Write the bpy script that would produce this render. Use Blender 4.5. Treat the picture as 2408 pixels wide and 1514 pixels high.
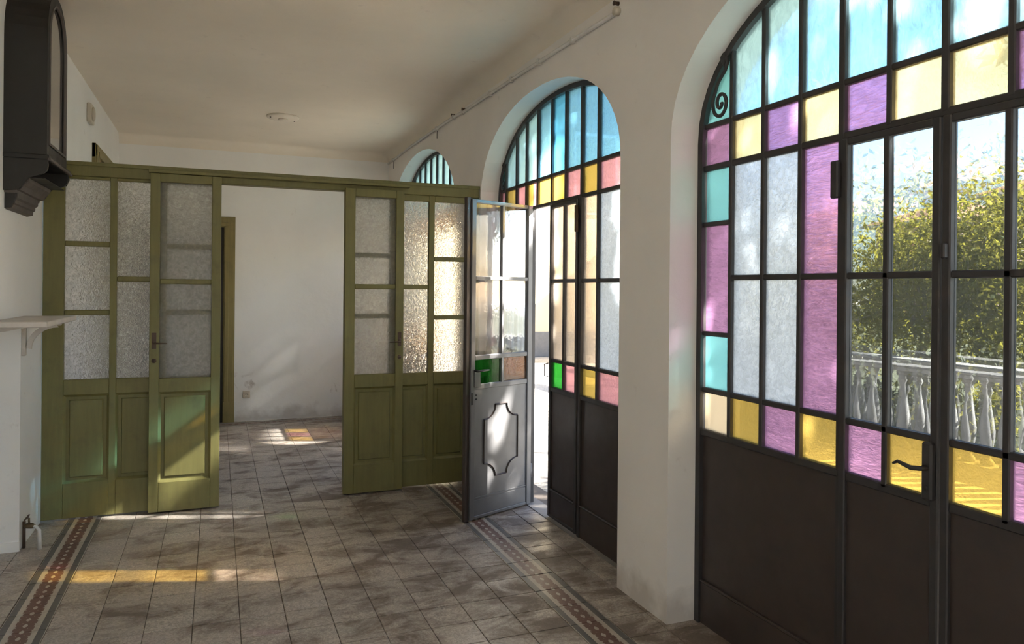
import bpy, bmesh, math, random
from mathutils import Vector, Matrix
C = bpy.context.scene.collection
for o in list(bpy.data.objects): bpy.data.objects.remove(o)

# ------------------------------------------------------------------ camera
cam_d = bpy.data.cameras.new('camera'); cam = bpy.data.objects.new('camera', cam_d); C.objects.link(cam)
FPX, YAW, ROLL, CY = 1727.0, math.radians(21.85), math.radians(0.5), 676.7
cam_d.sensor_fit = 'HORIZONTAL'; cam_d.sensor_width = 36.0
cam_d.lens = 36.0 * FPX / 2408.0
cam_d.shift_x = 0.0
cam_d.shift_y = -(1514 / 2 - CY) / 2408.0
cam_d.clip_start = 0.02; cam_d.clip_end = 300
fw = Vector((math.sin(YAW), math.cos(YAW), 0)); rt = Vector((math.cos(YAW), -math.sin(YAW), 0)); up = Vector((0, 0, 1))
rt2 = rt * math.cos(ROLL) + up * math.sin(ROLL); up2 = up * math.cos(ROLL) - rt * math.sin(ROLL)
cam.matrix_world = Matrix(((rt2.x, up2.x, -fw.x, 0), (rt2.y, up2.y, -fw.y, 0), (rt2.z, up2.z, -fw.z, 1.6), (0, 0, 0, 1)))
bpy.context.scene.camera = cam

# ------------------------------------------------------------------ world, sun, exposure
world = bpy.data.worlds.new('world'); bpy.context.scene.world = world; world.use_nodes = True
wn = world.node_tree; wn.nodes.clear()
sky = wn.nodes.new('ShaderNodeTexSky'); sky.sky_type = 'NISHITA'; sky.sun_disc = False
SUN_DIR = Vector((-1.0, 0.35, -0.75)).normalized()          # the way the light travels
sky.sun_elevation = math.asin(-SUN_DIR.z)
sky.sun_rotation = math.atan2(-SUN_DIR.x, -SUN_DIR.y)
sky.air_density = 0.9; sky.dust_density = 0.8; sky.ozone_density = 2.0; sky.altitude = 400
bg = wn.nodes.new('ShaderNodeBackground'); bg.inputs[1].default_value = 0.165
wo = wn.nodes.new('ShaderNodeOutputWorld')
wn.links.new(sky.outputs[0], bg.inputs[0]); wn.links.new(bg.outputs[0], wo.inputs[0])
sd = bpy.data.lights.new('sun', 'SUN'); sd.energy = 20.0; sd.angle = math.radians(0.8); sd.color = (1.0, 0.95, 0.87)
sun = bpy.data.objects.new('sun', sd); C.objects.link(sun)
sun.rotation_euler = SUN_DIR.to_track_quat('-Z', 'Y').to_euler()
sun.location = (12, -3, 9)
sc = bpy.context.scene
sc.view_settings.view_transform = 'Standard'; sc.view_settings.look = 'None'
sc.view_settings.exposure = 2.25; sc.view_settings.gamma = 1.0
sc.view_settings.use_curve_mapping = False
cy = sc.cycles
cy.use_denoising = True; cy.use_adaptive_sampling = True; cy.adaptive_threshold = 0.015
cy.max_bounces = 11; cy.diffuse_bounces = 5; cy.glossy_bounces = 4; cy.transmission_bounces = 10; cy.transparent_max_bounces = 24
cy.sample_clamp_indirect = 6.0; cy.blur_glossy = 1.0

# ------------------------------------------------------------------ node and mesh helpers
class NT:
    def __init__(s, name):
        s.m = bpy.data.materials.new(name); s.m.use_nodes = True; s.t = s.m.node_tree; s.t.nodes.clear()
        s.out = s.t.nodes.new('ShaderNodeOutputMaterial')
    def n(s, typ, ins=None, **props):
        nd = s.t.nodes.new('ShaderNode' + typ)
        for k, v in props.items(): setattr(nd, k, v)
        for k, v in (ins or {}).items(): s.put(nd.inputs[k], v)
        return nd
    def put(s, sock, v):
        if isinstance(v, bpy.types.NodeSocket): s.t.links.new(v, sock)
        elif isinstance(v, bpy.types.Node): s.t.links.new(v.outputs[0], sock)
        else: sock.default_value = v
    def math(s, op, a, b=0.0, c=None):
        nd = s.t.nodes.new('ShaderNodeMath'); nd.operation = op
        s.put(nd.inputs[0], a); s.put(nd.inputs[1], b)
        if c is not None: s.put(nd.inputs[2], c)
        return nd.outputs[0]
    def pos(s): return s.n('NewGeometry').outputs['Position']
    def map(s, vec, sc=(1, 1, 1), loc=(0, 0, 0)):
        return s.n('Mapping', {'Vector': vec, 'Scale': sc, 'Location': loc}).outputs[0]
    def noise(s, vec, scale, detail=4, rough=0.55, dist=0.0):
        return s.n('TexNoise', {'Vector': vec, 'Scale': scale, 'Detail': detail, 'Roughness': rough, 'Distortion': dist}).outputs['Fac']
    def ramp(s, fac, lo, hi):
        return s.n('MapRange', {'Value': fac, 'From Min': lo, 'From Max': hi, 'To Min': 0.0, 'To Max': 1.0}).outputs[0]
    def mixc(s, fac, a, b, mode='MIX'):
        nd = s.n('Mix', data_type='RGBA', blend_type=mode)
        s.put(nd.inputs[0], fac); s.put(nd.inputs[6], c4(a)); s.put(nd.inputs[7], c4(b))
        return nd.outputs[2]
    def bump(s, h, strength=0.3, dist=0.01):
        return s.n('Bump', {'Height': h, 'Strength': strength, 'Distance': dist}).outputs[0]
    def done(s, shader):
        s.put(s.out.inputs[0], shader); return s.m
    def bsdf(s, **kw):
        nd = s.t.nodes.new('ShaderNodeBsdfPrincipled')
        for k, v in kw.items():
            k = k.replace('_', ' ')
            s.put(nd.inputs[k], c4(v) if k == 'Base Color' else v)
        return nd
def c4(v): return (*v, 1.0) if isinstance(v, tuple) and len(v) == 3 else v

def plaster(name, col, dirt=(0.30, 0.24, 0.19), stain=0.0, low=False):
    t = NT(name); p = t.pos()
    big = t.ramp(t.noise(p, 1.3, 5), 0.3, 0.75)
    c = t.mixc(big, col, tuple(x * 0.9 for x in col))
    fine = t.ramp(t.noise(p, 9.0, 6, 0.65), 0.64, 0.78)
    c = t.mixc(t.math('MULTIPLY', fine, 0.25), c, dirt)
    if low:        # scuffs and rising damp with a ragged edge of its own
        z = t.n('SeparateXYZ', {0: p}).outputs[2]
        edge = t.math('ADD', z, t.math('MULTIPLY', t.noise(p, 5.0, 6), 0.5))
        m = t.math('SUBTRACT', 1.0, t.ramp(edge, 0.27, 0.42))
        c = t.mixc(t.math('MULTIPLY', m, 0.45), c, dirt)
    if stain > 0:
        m = t.ramp(t.noise(p, 4.5, 8, 0.7, 0.6), 0.60, 0.72)
        z = t.n('SeparateXYZ', {0: p}).outputs[2]
        band = t.math('MULTIPLY', t.ramp(z, 0.05, 0.25), t.math('SUBTRACT', 1.0, t.ramp(z, 0.45, 0.62)))
        c = t.mixc(t.math('MULTIPLY', t.math('MULTIPLY', m, band), stain), c, dirt)
    b = t.bump(t.noise(p, 28.0, 5, 0.6), 0.12, 0.01)
    b2 = t.n('Bump', {'Height': t.noise(p, 2.2, 3), 'Strength': 0.15, 'Distance': 0.05, 'Normal': b}).outputs[0]
    return t.done(t.bsdf(Base_Color=c, Roughness=0.92, Normal=b2))

def painted(name, col, worn, rough=0.5, amount=0.6, grain=(14, 14, 1.2), metal=0.0):
    t = NT(name); p = t.pos()
    g = t.noise(t.map(p, grain), 3.0, 6, 0.6)
    c = t.mixc(t.ramp(g, 0.3, 0.75), col, tuple(x * 0.80 for x in col))
    w = t.math('MULTIPLY', t.ramp(t.noise(p, 7.0, 8, 0.7), 0.52, 0.72), amount)
    c = t.mixc(w, c, worn)
    r = t.math('ADD', t.math('MULTIPLY', t.noise(p, 12.0, 4), 0.25), rough - 0.12)
    return t.done(t.bsdf(Base_Color=c, Roughness=r, Metallic=metal, Normal=t.bump(g, 0.12, 0.004)))

def glass(name, tint, clear=0.5, scatter=0.2, rough=0.1, bump=0.0, bscale=60.0, gloss=0.06, ior=1.12, milk=None, stretch=(1, 1, 1), depth=0.16):
    """old window glass: a clear share that lets sun through, a rough refracting share, a little scatter, a sheen"""
    t = NT(name); p = t.pos()
    nrm = None
    if bump > 0:
        h = t.noise(t.map(p, stretch), bscale, 2, 0.5, 1.2)
        nrm = t.bump(h, bump, 0.006)
    if bump > 0.25:                          # cast pattern: light and dark of its refraction put into the tint
        tint = t.mixc(t.ramp(h, 0.35, 0.65), tuple(x * (1 - depth * min(1.0, bump)) for x in tint), tint); milk = milk or tint
    tr = t.n('BsdfTransparent', {'Color': c4(tint)})
    rf = t.n('BsdfRefraction', {'Color': c4(tint), 'Roughness': rough, 'IOR': ior})
    tl = t.n('BsdfTranslucent', {'Color': c4(milk or tint)})
    if nrm is not None:
        t.put(rf.inputs['Normal'], nrm)
    a = t.n('MixShader', {0: scatter, 1: rf, 2: tl})
    b = t.n('MixShader', {0: clear, 1: a, 2: tr})
    gl = t.n('BsdfGlossy', {'Color': (1, 1, 1, 1), 'Roughness': max(0.03, rough * 0.6)})
    if nrm is not None: t.put(gl.inputs['Normal'], nrm)
    lw = t.n('LayerWeight', {'Blend': 0.25})
    f = t.math('ADD', t.math('MULTIPLY', lw.outputs['Fresnel'], 0.4), gloss * 0.5)
    return t.done(t.n('MixShader', {0: f, 1: b, 2: gl}))

W = {}
def wpos(o): return W.get(o.name, Vector((0, 0, 0)))
def link(name, verts, faces, mat, parent=None, smooth=False, kind=None):
    vs = [Vector(v) for v in verts]
    lo = Vector((min(v.x for v in vs), min(v.y for v in vs), min(v.z for v in vs)))
    hi = Vector((max(v.x for v in vs), max(v.y for v in vs), max(v.z for v in vs)))
    c = (lo + hi) / 2
    if parent is None: c.z = lo.z
    me = bpy.data.meshes.new(name)
    me.from_pydata([v - c for v in vs], [], faces); me.update()
    if smooth:
        for p in me.polygons: p.use_smooth = True
    me.materials.append(mat)
    return place(name, me, c, parent, kind)
def place(name, me, c, parent=None, kind=None):
    o = bpy.data.objects.new(name, me); C.objects.link(o)
    if parent is not None: o.parent = parent; o.location = c - wpos(parent)
    else: o.location = c
    W[o.name] = Vector(c)
    if kind: o['kind'] = kind
    return o
def bm_link(name, bm, mat, parent=None, smooth=False, kind=None):
    bmesh.ops.recalc_face_normals(bm, faces=bm.faces)
    bm.verts.ensure_lookup_table()
    o = link(name, [v.co.copy() for v in bm.verts], [[v.index for v in f.verts] for f in bm.faces], mat, parent, smooth, kind)
    bm.free(); return o
def empty(name, loc, label=None, cat=None, group=None, kind=None):
    o = bpy.data.objects.new(name, None); C.objects.link(o); o.location = loc; o.empty_display_size = 0.1
    W[o.name] = Vector(loc)
    return tag(o, label, cat, group, kind)
def tag(o, label=None, cat=None, group=None, kind=None):
    if label: o['label'] = label
    if cat: o['category'] = cat
    if group: o['group'] = group
    if kind: o['kind'] = kind
    return o
def add_box(bm, x0, x1, y0, y1, z0, z1, bev=0.0, fn=None):
    vs = [bm.verts.new((x, y, z)) for x in (x0, x1) for y in (y0, y1) for z in (z0, z1)]
    fs = [bm.faces.new([vs[i] for i in f]) for f in ((0, 1, 3, 2), (4, 6, 7, 5), (0, 4, 5, 1), (2, 3, 7, 6), (0, 2, 6, 4), (1, 5, 7, 3))]
    if bev > 0:
        bmesh.ops.bevel(bm, geom=[e for e in bm.edges if all(v in vs for v in e.verts)], offset=bev, segments=1, affect='EDGES', profile=0.5)
    if fn:
        for v in bm.verts: v.co = Vector(fn(*v.co))
def box(name, x0, x1, y0, y1, z0, z1, mat, parent=None, bev=0.0, fn=None, kind=None):
    bm = bmesh.new(); add_box(bm, min(x0, x1), max(x0, x1), min(y0, y1), max(y0, y1), min(z0, z1), max(z0, z1), bev, fn)
    return bm_link(name, bm, mat, parent, kind=kind)
def prism(name, poly, axis, a0, a1, mat, parent=None, fn=None, smooth=False, kind=None):
    """polygon (two coordinates) pushed along an axis: 'x' -> poly is (y,z); 'y' -> (x,z); 'z' -> (x,y)"""
    def P(u, v, a): return {'x': (a, u, v), 'y': (u, a, v), 'z': (u, v, a)}[axis]
    n = len(poly); bm = bmesh.new()
    A = [bm.verts.new(P(u, v, a0)) for u, v in poly]; B = [bm.verts.new(P(u, v, a1)) for u, v in poly]
    bm.faces.new(A); bm.faces.new(list(reversed(B)))
    for i in range(n): bm.faces.new([A[i], A[(i + 1) % n], B[(i + 1) % n], B[i]])
    if fn:
        for v in bm.verts: v.co = Vector(fn(*v.co))
    return bm_link(name, bm, mat, parent, smooth, kind)
def tube(name, pts, r, mat, parent=None, seg=8, kind=None, bm_in=None):
    bm = bm_in or bmesh.new(); pts = [Vector(p) for p in pts]; rings = []
    rs = r if isinstance(r, (list, tuple)) else [r] * len(pts)
    for i, p in enumerate(pts):
        d = (pts[min(i + 1, len(pts) - 1)] - pts[max(i - 1, 0)]).normalized()
        a = d.cross(Vector((0.13, 0.31, 0.94)))
        if a.length < 1e-3: a = d.cross(Vector((1, 0, 0)))
        a.normalize(); b = d.cross(a)
        rings.append([bm.verts.new(p + (a * math.cos(2 * math.pi * k / seg) + b * math.sin(2 * math.pi * k / seg)) * rs[i]) for k in range(seg)])
    for A, B in zip(rings, rings[1:]):
        for k in range(seg): bm.faces.new([A[k], A[(k + 1) % seg], B[(k + 1) % seg], B[k]])
    bm.faces.new(rings[0]); bm.faces.new(list(reversed(rings[-1])))
    if bm_in: return None
    return bm_link(name, bm, mat, parent, True, kind)
def lathe(name, prof, c, mat, parent=None, seg=20, axis='z', kind=None):
    bm = bmesh.new(); rings = []
    def P(r, h, a):
        x, y = r * math.cos(a), r * math.sin(a)
        return {'z': (c[0] + x, c[1] + y, c[2] + h), 'y': (c[0] + x, c[1] + h, c[2] + y), 'x': (c[0] + h, c[1] + x, c[2] + y)}[axis]
    for r, h in prof: rings.append([bm.verts.new(P(max(r, 1e-4), h, 2 * math.pi * k / seg)) for k in range(seg)])
    for A, B in zip(rings, rings[1:]):
        for k in range(seg): bm.faces.new([A[k], A[(k + 1) % seg], B[(k + 1) % seg], B[k]])
    bm.faces.new(rings[0]); bm.faces.new(list(reversed(rings[-1])))
    return bm_link(name, bm, mat, parent, True, kind)

# ------------------------------------------------------------------ materials
M = {}
M['wall'] = plaster('white_plaster', (0.86, 0.85, 0.83))
M['wall_window'] = plaster('window_wall_plaster', (0.84, 0.80, 0.76), low=True)
M['wall_far'] = plaster('far_wall_plaster', (0.85, 0.83, 0.80), stain=0.8, low=True)
M['ceiling'] = plaster('ceiling_plaster', (0.83, 0.75, 0.64))
M['green'] = painted('olive_paint', (0.175, 0.158, 0.050), (0.10, 0.085, 0.035), 0.5, 0.5)
M['green_trim'] = painted('olive_trim_paint', (0.24, 0.19, 0.065), (0.12, 0.095, 0.04), 0.5, 0.4)
M['iron'] = painted('dark_iron_paint', (0.050, 0.036, 0.031), (0.030, 0.026, 0.026), 0.45, 0.6, (3, 3, 3))
M['iron_bar'] = painted('black_iron', (0.034, 0.031, 0.032), (0.06, 0.04, 0.03), 0.5, 0.5, (8, 8, 8))
M['grey_iron'] = painted('weathered_grey_iron', (0.115, 0.115, 0.12), (0.08, 0.078, 0.075), 0.42, 0.5, (3, 3, 3))
M['cabinet'] = painted('dark_stained_wood', (0.009, 0.007, 0.006), (0.016, 0.013, 0.012), 0.5, 0.5)
M['cabinet_lit'] = painted('lit_cabinet_wood', (0.12, 0.10, 0.09), (0.07, 0.06, 0.055), 0.6, 0.5)  # paler cabinet wood: light falling on its mouldings put into the colour
M['marble'] = painted('worn_white_shelf_paint', (0.62, 0.57, 0.52), (0.40, 0.34, 0.29), 0.5, 0.4, (4, 4, 4))
M['white_pipe'] = painted('white_pipe_paint', (0.70, 0.68, 0.65), (0.45, 0.36, 0.28), 0.4, 0.4, (4, 4, 4))
M['brass'] = painted('tarnished_brass', (0.16, 0.12, 0.07), (0.08, 0.10, 0.09), 0.45, 0.7, (4, 4, 4), 0.7)
M['rust'] = painted('rusty_steel', (0.10, 0.065, 0.045), (0.04, 0.035, 0.035), 0.55, 0.6, (6, 6, 6), 0.4)
M['socket'] = painted('ivory_plastic', (0.62, 0.55, 0.45), (0.5, 0.42, 0.33), 0.4, 0.3, (3, 3, 3))
M['dark'] = painted('dark_hole', (0.02, 0.018, 0.016), (0.03, 0.025, 0.02), 0.7, 0.3, (3, 3, 3))
M['stone'] = painted('old_cast_stone', (0.23, 0.21, 0.19), (0.14, 0.13, 0.12), 0.8, 0.6, (3, 3, 3))
M['g_clear'] = glass('clear_old_glass', (0.655, 0.69, 0.715), 0.55, 0.03, 0.012, 0.05, 12.0, 0.05, 1.10)
M['g_leaf'] = glass('clear_leaf_glass', (0.90, 0.92, 0.93), 0.62, 0.12, 0.04, 0.06, 20.0, 0.16, 1.10)
M['g_frost'] = glass('frosted_window_glass', (0.59, 0.63, 0.67), 0.14, 0.50, 0.20, 1.0, 50.0, 0.05, 1.2)
M['g_hammer'] = glass('hammered_partition_glass', (1.0, 0.995, 0.98), 0.06, 0.20, 0.07, 1.0, 50.0, 0.04, 1.35, depth=0.13)
M['g_cab'] = glass('reflecting_cabinet_glass', (0.9, 0.9, 0.88), 0.80, 0.05, 0.05, 0.0, 20.0, 0.9, 1.1)
M['g_yellow'] = glass('golden_yellow_glass', (0.68, 0.57, 0.275), 0.50, 0.40, 0.20, 0.35, 75.0, 0.05, 1.15)
M['g_straw'] = glass('straw_yellow_glass', (0.79, 0.715, 0.49), 0.45, 0.40, 0.20, 0.35, 75.0, 0.05, 1.15)
M['g_cream'] = glass('cream_glass', (0.68, 0.62, 0.51), 0.25, 0.50, 0.3, 0.1, 60.0, 0.05, 1.15)
M['g_pink'] = glass('pink_ribbed_glass', (0.585, 0.425, 0.575), 0.35, 0.38, 0.16, 1.0, 34.0, 0.06, 1.25, stretch=(1, 0.45, 2.0))
M['g_rose'] = glass('rose_glass', (0.72, 0.50, 0.53), 0.42, 0.38, 0.20, 0.6, 50.0, 0.05, 1.15)
M['g_peach'] = glass('peach_glass', (0.79, 0.73, 0.66), 0.52, 0.25, 0.10, 0.5, 50.0, 0.05, 1.12)
M['g_teal'] = glass('teal_glass', (0.38, 0.62, 0.64), 0.35, 0.45, 0.25, 0.2, 40.0, 0.05, 1.15)
M['g_blue'] = glass('pale_sky_blue_glass', (0.60, 0.78, 0.84), 0.40, 0.30, 0.16, 0.7, 34.0, 0.05, 1.15, stretch=(1, 1, 0.5))
M['g_midblue'] = glass('sky_blue_glass', (0.41, 0.65, 0.78), 0.40, 0.30, 0.18, 0.5, 40.0, 0.05, 1.15)
M['g_deepblue'] = glass('deep_blue_glass', (0.29, 0.60, 0.77), 0.40, 0.30, 0.18, 0.3, 45.0, 0.05, 1.15)
M['g_paleblue'] = glass('pale_teal_glass', (0.56, 0.74, 0.79), 0.35, 0.40, 0.22, 0.3, 45.0, 0.05, 1.15)
M['g_green'] = glass('green_glass', (0.15, 0.50, 0.17), 0.55, 0.25, 0.1, 0.1, 40.0, 0.08, 1.12)
M['g_amber'] = glass('amber_glass', (0.72, 0.50, 0.36), 0.30, 0.35, 0.22, 0.5, 70.0, 0.08, 1.2)

def tile_material():
    t = NT('worn_cement_tile'); p = t.pos()
    worm = t.n('TexVoronoi', {'Vector': p, 'Scale': 42.0}, feature='DISTANCE_TO_EDGE').outputs[0]
    warp = t.noise(p, 38.0, 3, 0.6, 2.5)
    vein = t.ramp(warp, 0.40, 0.62)
    oi = t.n('ObjectInfo').outputs['Random']
    c = t.mixc(vein, (0.31, 0.27, 0.235), (0.54, 0.475, 0.415))
    c = t.mixc(t.math('MULTIPLY', t.math('SUBTRACT', 1.0, t.ramp(worm, 0.0, 0.10)), 0.12), c, (0.14, 0.11, 0.09))
    c = t.mixc(t.math('MULTIPLY', oi, 0.35), c, (0.33, 0.285, 0.245))
    wear = t.noise(t.map(p, (1.0, 1.5, 1)), 3.1, 9, 0.66, 0.5)
    x = t.n('SeparateXYZ', {0: p}).outputs[0]
    wear = t.math('ADD', wear, t.math('MULTIPLY', t.ramp(x, -0.6, 1.6), 0.09))
    wear = t.math('ADD', wear, t.math('MULTIPLY', t.math('SUBTRACT', oi, 0.5), 0.05))
    m = t.math('MULTIPLY', t.ramp(wear, 0.505, 0.66), 0.82)
    c = t.mixc(m, c, (0.125, 0.090, 0.068))
    spots = t.ramp(t.noise(p, 26.0, 3, 0.5), 0.70, 0.74)
    c = t.mixc(t.math('MULTIPLY', spots, 0.5), c, (0.06, 0.045, 0.035))
    r = t.math('ADD', 0.42, t.math('MULTIPLY', m, 0.25))
    return t.done(t.bsdf(Base_Color=c, Roughness=r, Normal=t.bump(warp, 0.15, 0.002)))
M['tile'] = tile_material()
def border_material(name, along):
    """patterned cement tile: grey lines, pale ground and a brown braid (printed flat into the tile)"""
    t = NT(name); oc = t.n('TexCoord').outputs['Object']
    s = t.n('SeparateXYZ', {0: oc})
    u, v = (s.outputs[0], s.outputs[1]) if along == 'y' else (s.outputs[1], s.outputs[0])
    p = t.pos(); g = t.noise(p, 38.0, 3, 0.6, 2.0)
    ground = t.mixc(g, (0.36, 0.32, 0.27), (0.50, 0.45, 0.38))
    au = t.math('ABSOLUTE', u)
    line = t.math('MULTIPLY', t.math('GREATER_THAN', au, 0.066), t.math('LESS_THAN', au, 0.0965))
    ph = t.math('MULTIPLY', v, 2 * math.pi / 0.13867)
    sn = t.math('MULTIPLY', t.math('SINE', ph), 0.025)
    d1 = t.math('ABSOLUTE', t.math('SUBTRACT', u, sn)); d2 = t.math('ABSOLUTE', t.math('ADD', u, sn))
    br = t.math('LESS_THAN', t.math('MINIMUM', d1, d2), 0.0145)
    ph2 = t.math('MULTIPLY', v, 2 * math.pi / 0.06933)
    tooth = t.math('MULTIPLY', t.math('GREATER_THAN', t.math('COSINE', ph2), -0.1), t.math('MULTIPLY', t.math('GREATER_THAN', au, 0.018), t.math('LESS_THAN', au, 0.043)))
    br = t.math('MAXIMUM', br, tooth)
    c = t.mixc(br, ground, t.mixc(g, (0.17, 0.085, 0.062), (0.12, 0.065, 0.05)))
    c = t.mixc(line, c, t.mixc(g, (0.095, 0.088, 0.083), (0.135, 0.125, 0.115)))
    wear = t.math('MULTIPLY', t.ramp(t.noise(p, 6.0, 8, 0.7), 0.56, 0.72), 0.5)
    c = t.mixc(wear, c, (0.12, 0.09, 0.07))
    return t.done(t.bsdf(Base_Color=c, Roughness=0.45, Normal=t.bump(g, 0.12, 0.002)))
M['border_y'] = border_material('braided_border_tile', 'y')
M['border_x'] = border_material('braided_border_tile_cross', 'x')
M['grout'] = painted('dark_grout', (0.13, 0.105, 0.085), (0.07, 0.055, 0.045), 0.9, 0.5, (4, 4, 4))

# ------------------------------------------------------------------ room shell
XW, XO, XG = 2.0, 2.42, 2.18            # window wall inner face, outer face, glazing plane
XL, XL2 = -1.09, -1.03                  # left wall before / beyond the partition
YP, YF, YB = 5.75, 9.22, -6.0           # partition, far wall, rear wall behind the camera
ZC = 3.28
class Arch:
    def __init__(s, c, half, spring, rise, n=2.15): s.c, s.h, s.sp, s.r, s.n = c, half, spring, rise, n
    def z(s, y, inset=0.0):
        t = min(1.0, abs(y - s.c) / (s.h - inset))
        return s.sp + (s.r - inset) * (1 - t ** s.n) ** (1 / s.n)
    def ys(s, k=28, inset=0.0): return [s.c - (s.h - inset) * math.cos(math.pi * i / k) for i in range(k + 1)]
A1 = Arch(1.675, 1.295, 2.30, 0.68, 2.2)
A2 = Arch(4.57, 1.13, 2.30, 0.66, 2.15)
A3 = Arch(7.72, 1.33, 2.35, 0.70, 2.0)
A4 = Arch(-1.30, 1.20, 2.30, 0.66, 2.15)
A5 = Arch(-4.25, 1.20, 2.30, 0.66, 2.15)

def window_wall():
    bm = bmesh.new(); ys = [YB]
    arches = [A5, A4, A1, A2, A3]
    segs = []                     # (y, bottom z before, bottom z after)
    cols = [(YB, 0.0)]
    for a in arches:
        cols.append((a.c - a.h, 0.0))
        for y in a.ys(): cols.append((y, a.z(y)))
        cols.append((a.c + a.h, 0.0))
    cols.append((YF + 0.25, 0.0))
    F = []; B = []
    top = ZC + 0.05
    for (y, z) in cols:
        F.append((bm.verts.new((XW, y, z)), bm.verts.new((XW, y, top)))); B.append((bm.verts.new((XO, y, z)), bm.verts.new((XO, y, top))))
    for i in range(len(cols) - 1):
        f0, f1, b0, b1 = F[i], F[i + 1], B[i], B[i + 1]
        same = abs(cols[i][0] - cols[i + 1][0]) < 1e-6
        if not same:
            bm.faces.new([f0[0], f0[1], f1[1], f1[0]]); bm.faces.new([b0[0], b1[0], b1[1], b0[1]])
            bm.faces.new([f0[1], b0[1], b1[1], f1[1]])
        bm.faces.new([f0[0], f1[0], b1[0], b0[0]])
    bm.faces.new([F[0][0], B[0][0], B[0][1], F[0][1]]); bm.faces.new([F[-1][0], F[-1][1], B[-1][1], B[-1][0]])
    bmesh.ops.remove_doubles(bm, verts=bm.verts, dist=1e-5)
    o = bm_link('wall_right', bm, M['wall_window'], kind='structure')
    return tag(o, 'white plaster wall pierced by tall arched openings', 'wall')
window_wall()
# ceiling with a soft cove along the window wall and the far wall
def ceiling():
    bm = bmesh.new(); R = 0.11; n = 6
    prof = [(XL - 0.4, ZC)] + [(XW - R + R * math.sin(a), ZC - R + R * math.cos(a)) for a in [math.pi / 2 * i / n for i in range(n + 1)]]
    ysec = [(YB, 0.0)] + [(YF - R + R * math.sin(a), R - R * math.cos(a)) for a in [math.pi / 2 * i / n for i in range(n + 1)]]
    rows = []
    for (y, dz) in ysec: rows.append([bm.verts.new((x + (0.002 if k == len(prof) - 1 else 0), y, min(z, ZC - dz))) for k, (x, z) in enumerate(prof)])
    for a, b in zip(rows, rows[1:]):
        for k in range(len(prof) - 1): bm.faces.new([a[k], b[k], b[k + 1], a[k + 1]])
    o = bm_link('ceiling', bm, M['ceiling'], smooth=True, kind='structure')
    for p in o.data.polygons: p.use_smooth = True
    return tag(o, 'cream plaster ceiling with rounded edges', 'ceiling')
ceiling()
box('roof_slab', XL - 0.6, XO + 0.05, YB - 0.2, YF + 0.3, ZC + 0.055, ZC + 0.25, M['wall'], kind='structure')
tag(box('wall_far', XL2 - 0.3, XO, YF, YF + 0.25, 0, ZC + 0.05, M['wall_far'], kind='structure'), 'white plaster end wall beyond the green partition, scuffed low down', 'wall')
def back_wall():
    bm = bmesh.new(); x0, x1, z1 = XL - 0.6, XO, ZC + 0.05; a0, a1, b0, b1 = -0.75, 1.65, 0.5, 2.75
    def loop(y, q): return [bm.verts.new((x, y, z)) for x, z in q]
    out = ((x0, 0), (x1, 0), (x1, z1), (x0, z1)); inn = ((a0, b0), (a1, b0), (a1, b1), (a0, b1))
    L = [loop(YB, out), loop(YB, inn), loop(YB - 0.2, inn), loop(YB - 0.2, out)]
    for q in range(4):
        for k in range(4): bm.faces.new([L[q][k], L[q][(k + 1) % 4], L[(q + 1) % 4][(k + 1) % 4], L[(q + 1) % 4][k]])
    tag(bm_link('wall_back', bm, M['wall'], kind='structure'), 'white plaster wall behind the viewpoint', 'wall')
back_wall()
# left wall, near part: a low recess under the shelf runs toward the camera
wl = prism('wall_left', [(YB, 1.37), (5.17, 1.37), (5.17, 0), (YP - 0.02, 0), (YP - 0.02, ZC + 0.05), (YB, ZC + 0.05)], 'x', XL - 0.45, XL, M['wall'], kind='structure')
tag(wl, 'white plaster left wall with a recess below the shelf', 'wall')
tag(box('wall_recess', XL - 0.65, XL - 0.45, YB, YP, 0, ZC, M['wall'], kind='structure'), 'white plaster back of the recess in the left wall', 'wall')
tag(box('wall_left_beyond', XL2 - 0.25, XL2, YP + 0.05, YF, 0, ZC + 0.05, M['wall'], kind='structure'), 'white plaster left wall beyond the green partition', 'wall')
box('baseboard_left', XL - 0.45, XL + 0.004, 5.158, 5.17, 0, 0.055, M['wall'], kind='structure')

# ------------------------------------------------------------------ floor: every tile in view is a piece
TS = 0.208; X0 = -0.72                      # grid: field of 11 tiles between two border strips
floor = box('floor', XL - 0.6, XO, YB, YF, -0.06, -0.005, M['grout'], kind='structure')
tag(floor, 'old patterned cement tile floor with braided border strips', 'floor')
def tile_mesh(name, sx, sy, mat):
    bm = bmesh.new(); h = 0.006; e = 0.0025
    a = [(-sx / 2, -sy / 2), (sx / 2, -sy / 2), (sx / 2, sy / 2), (-sx / 2, sy / 2)]
    lo = [bm.verts.new((x, y, -h)) for x, y in a]; mi = [bm.verts.new((x, y, -0.0012)) for x, y in a]
    hi = [bm.verts.new((x - math.copysign(e, x), y - math.copysign(e, y), 0)) for x, y in a]
    for A, B in ((lo, mi), (mi, hi)):
        for k in range(4): bm.faces.new([A[k], A[(k + 1) % 4], B[(k + 1) % 4], B[k]])
    bm.faces.new(hi); bm.faces.new(list(reversed(lo)))
    me = bpy.data.meshes.new(name); bm.to_mesh(me); bm.free(); me.materials.append(mat); return me
rng = random.Random(4)
GAP = 0.0035
cols = [(X0 - 0.203 - 0.17 - TS * k, TS) for k in (3, 2, 1)] + [(X0 - 0.203 - 0.17, 0.167)] + [(X0 - 0.203, 0.203, 'b')] + [(X0 + k * TS, TS) for k in range(11)] + [(X0 + 11 * TS, 0.203, 'b')] + [(X0 + 11 * TS + 0.203, TS), (X0 + 12 * TS + 0.203, 0.205)]
rows = []
y = 3.96
while y > YB + TS: y -= TS
while y < 8.94: rows.append((y, TS)); y += TS
rows.append((8.952, TS, 'b')); rows.append((9.16, 0.058))
cells = []
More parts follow.
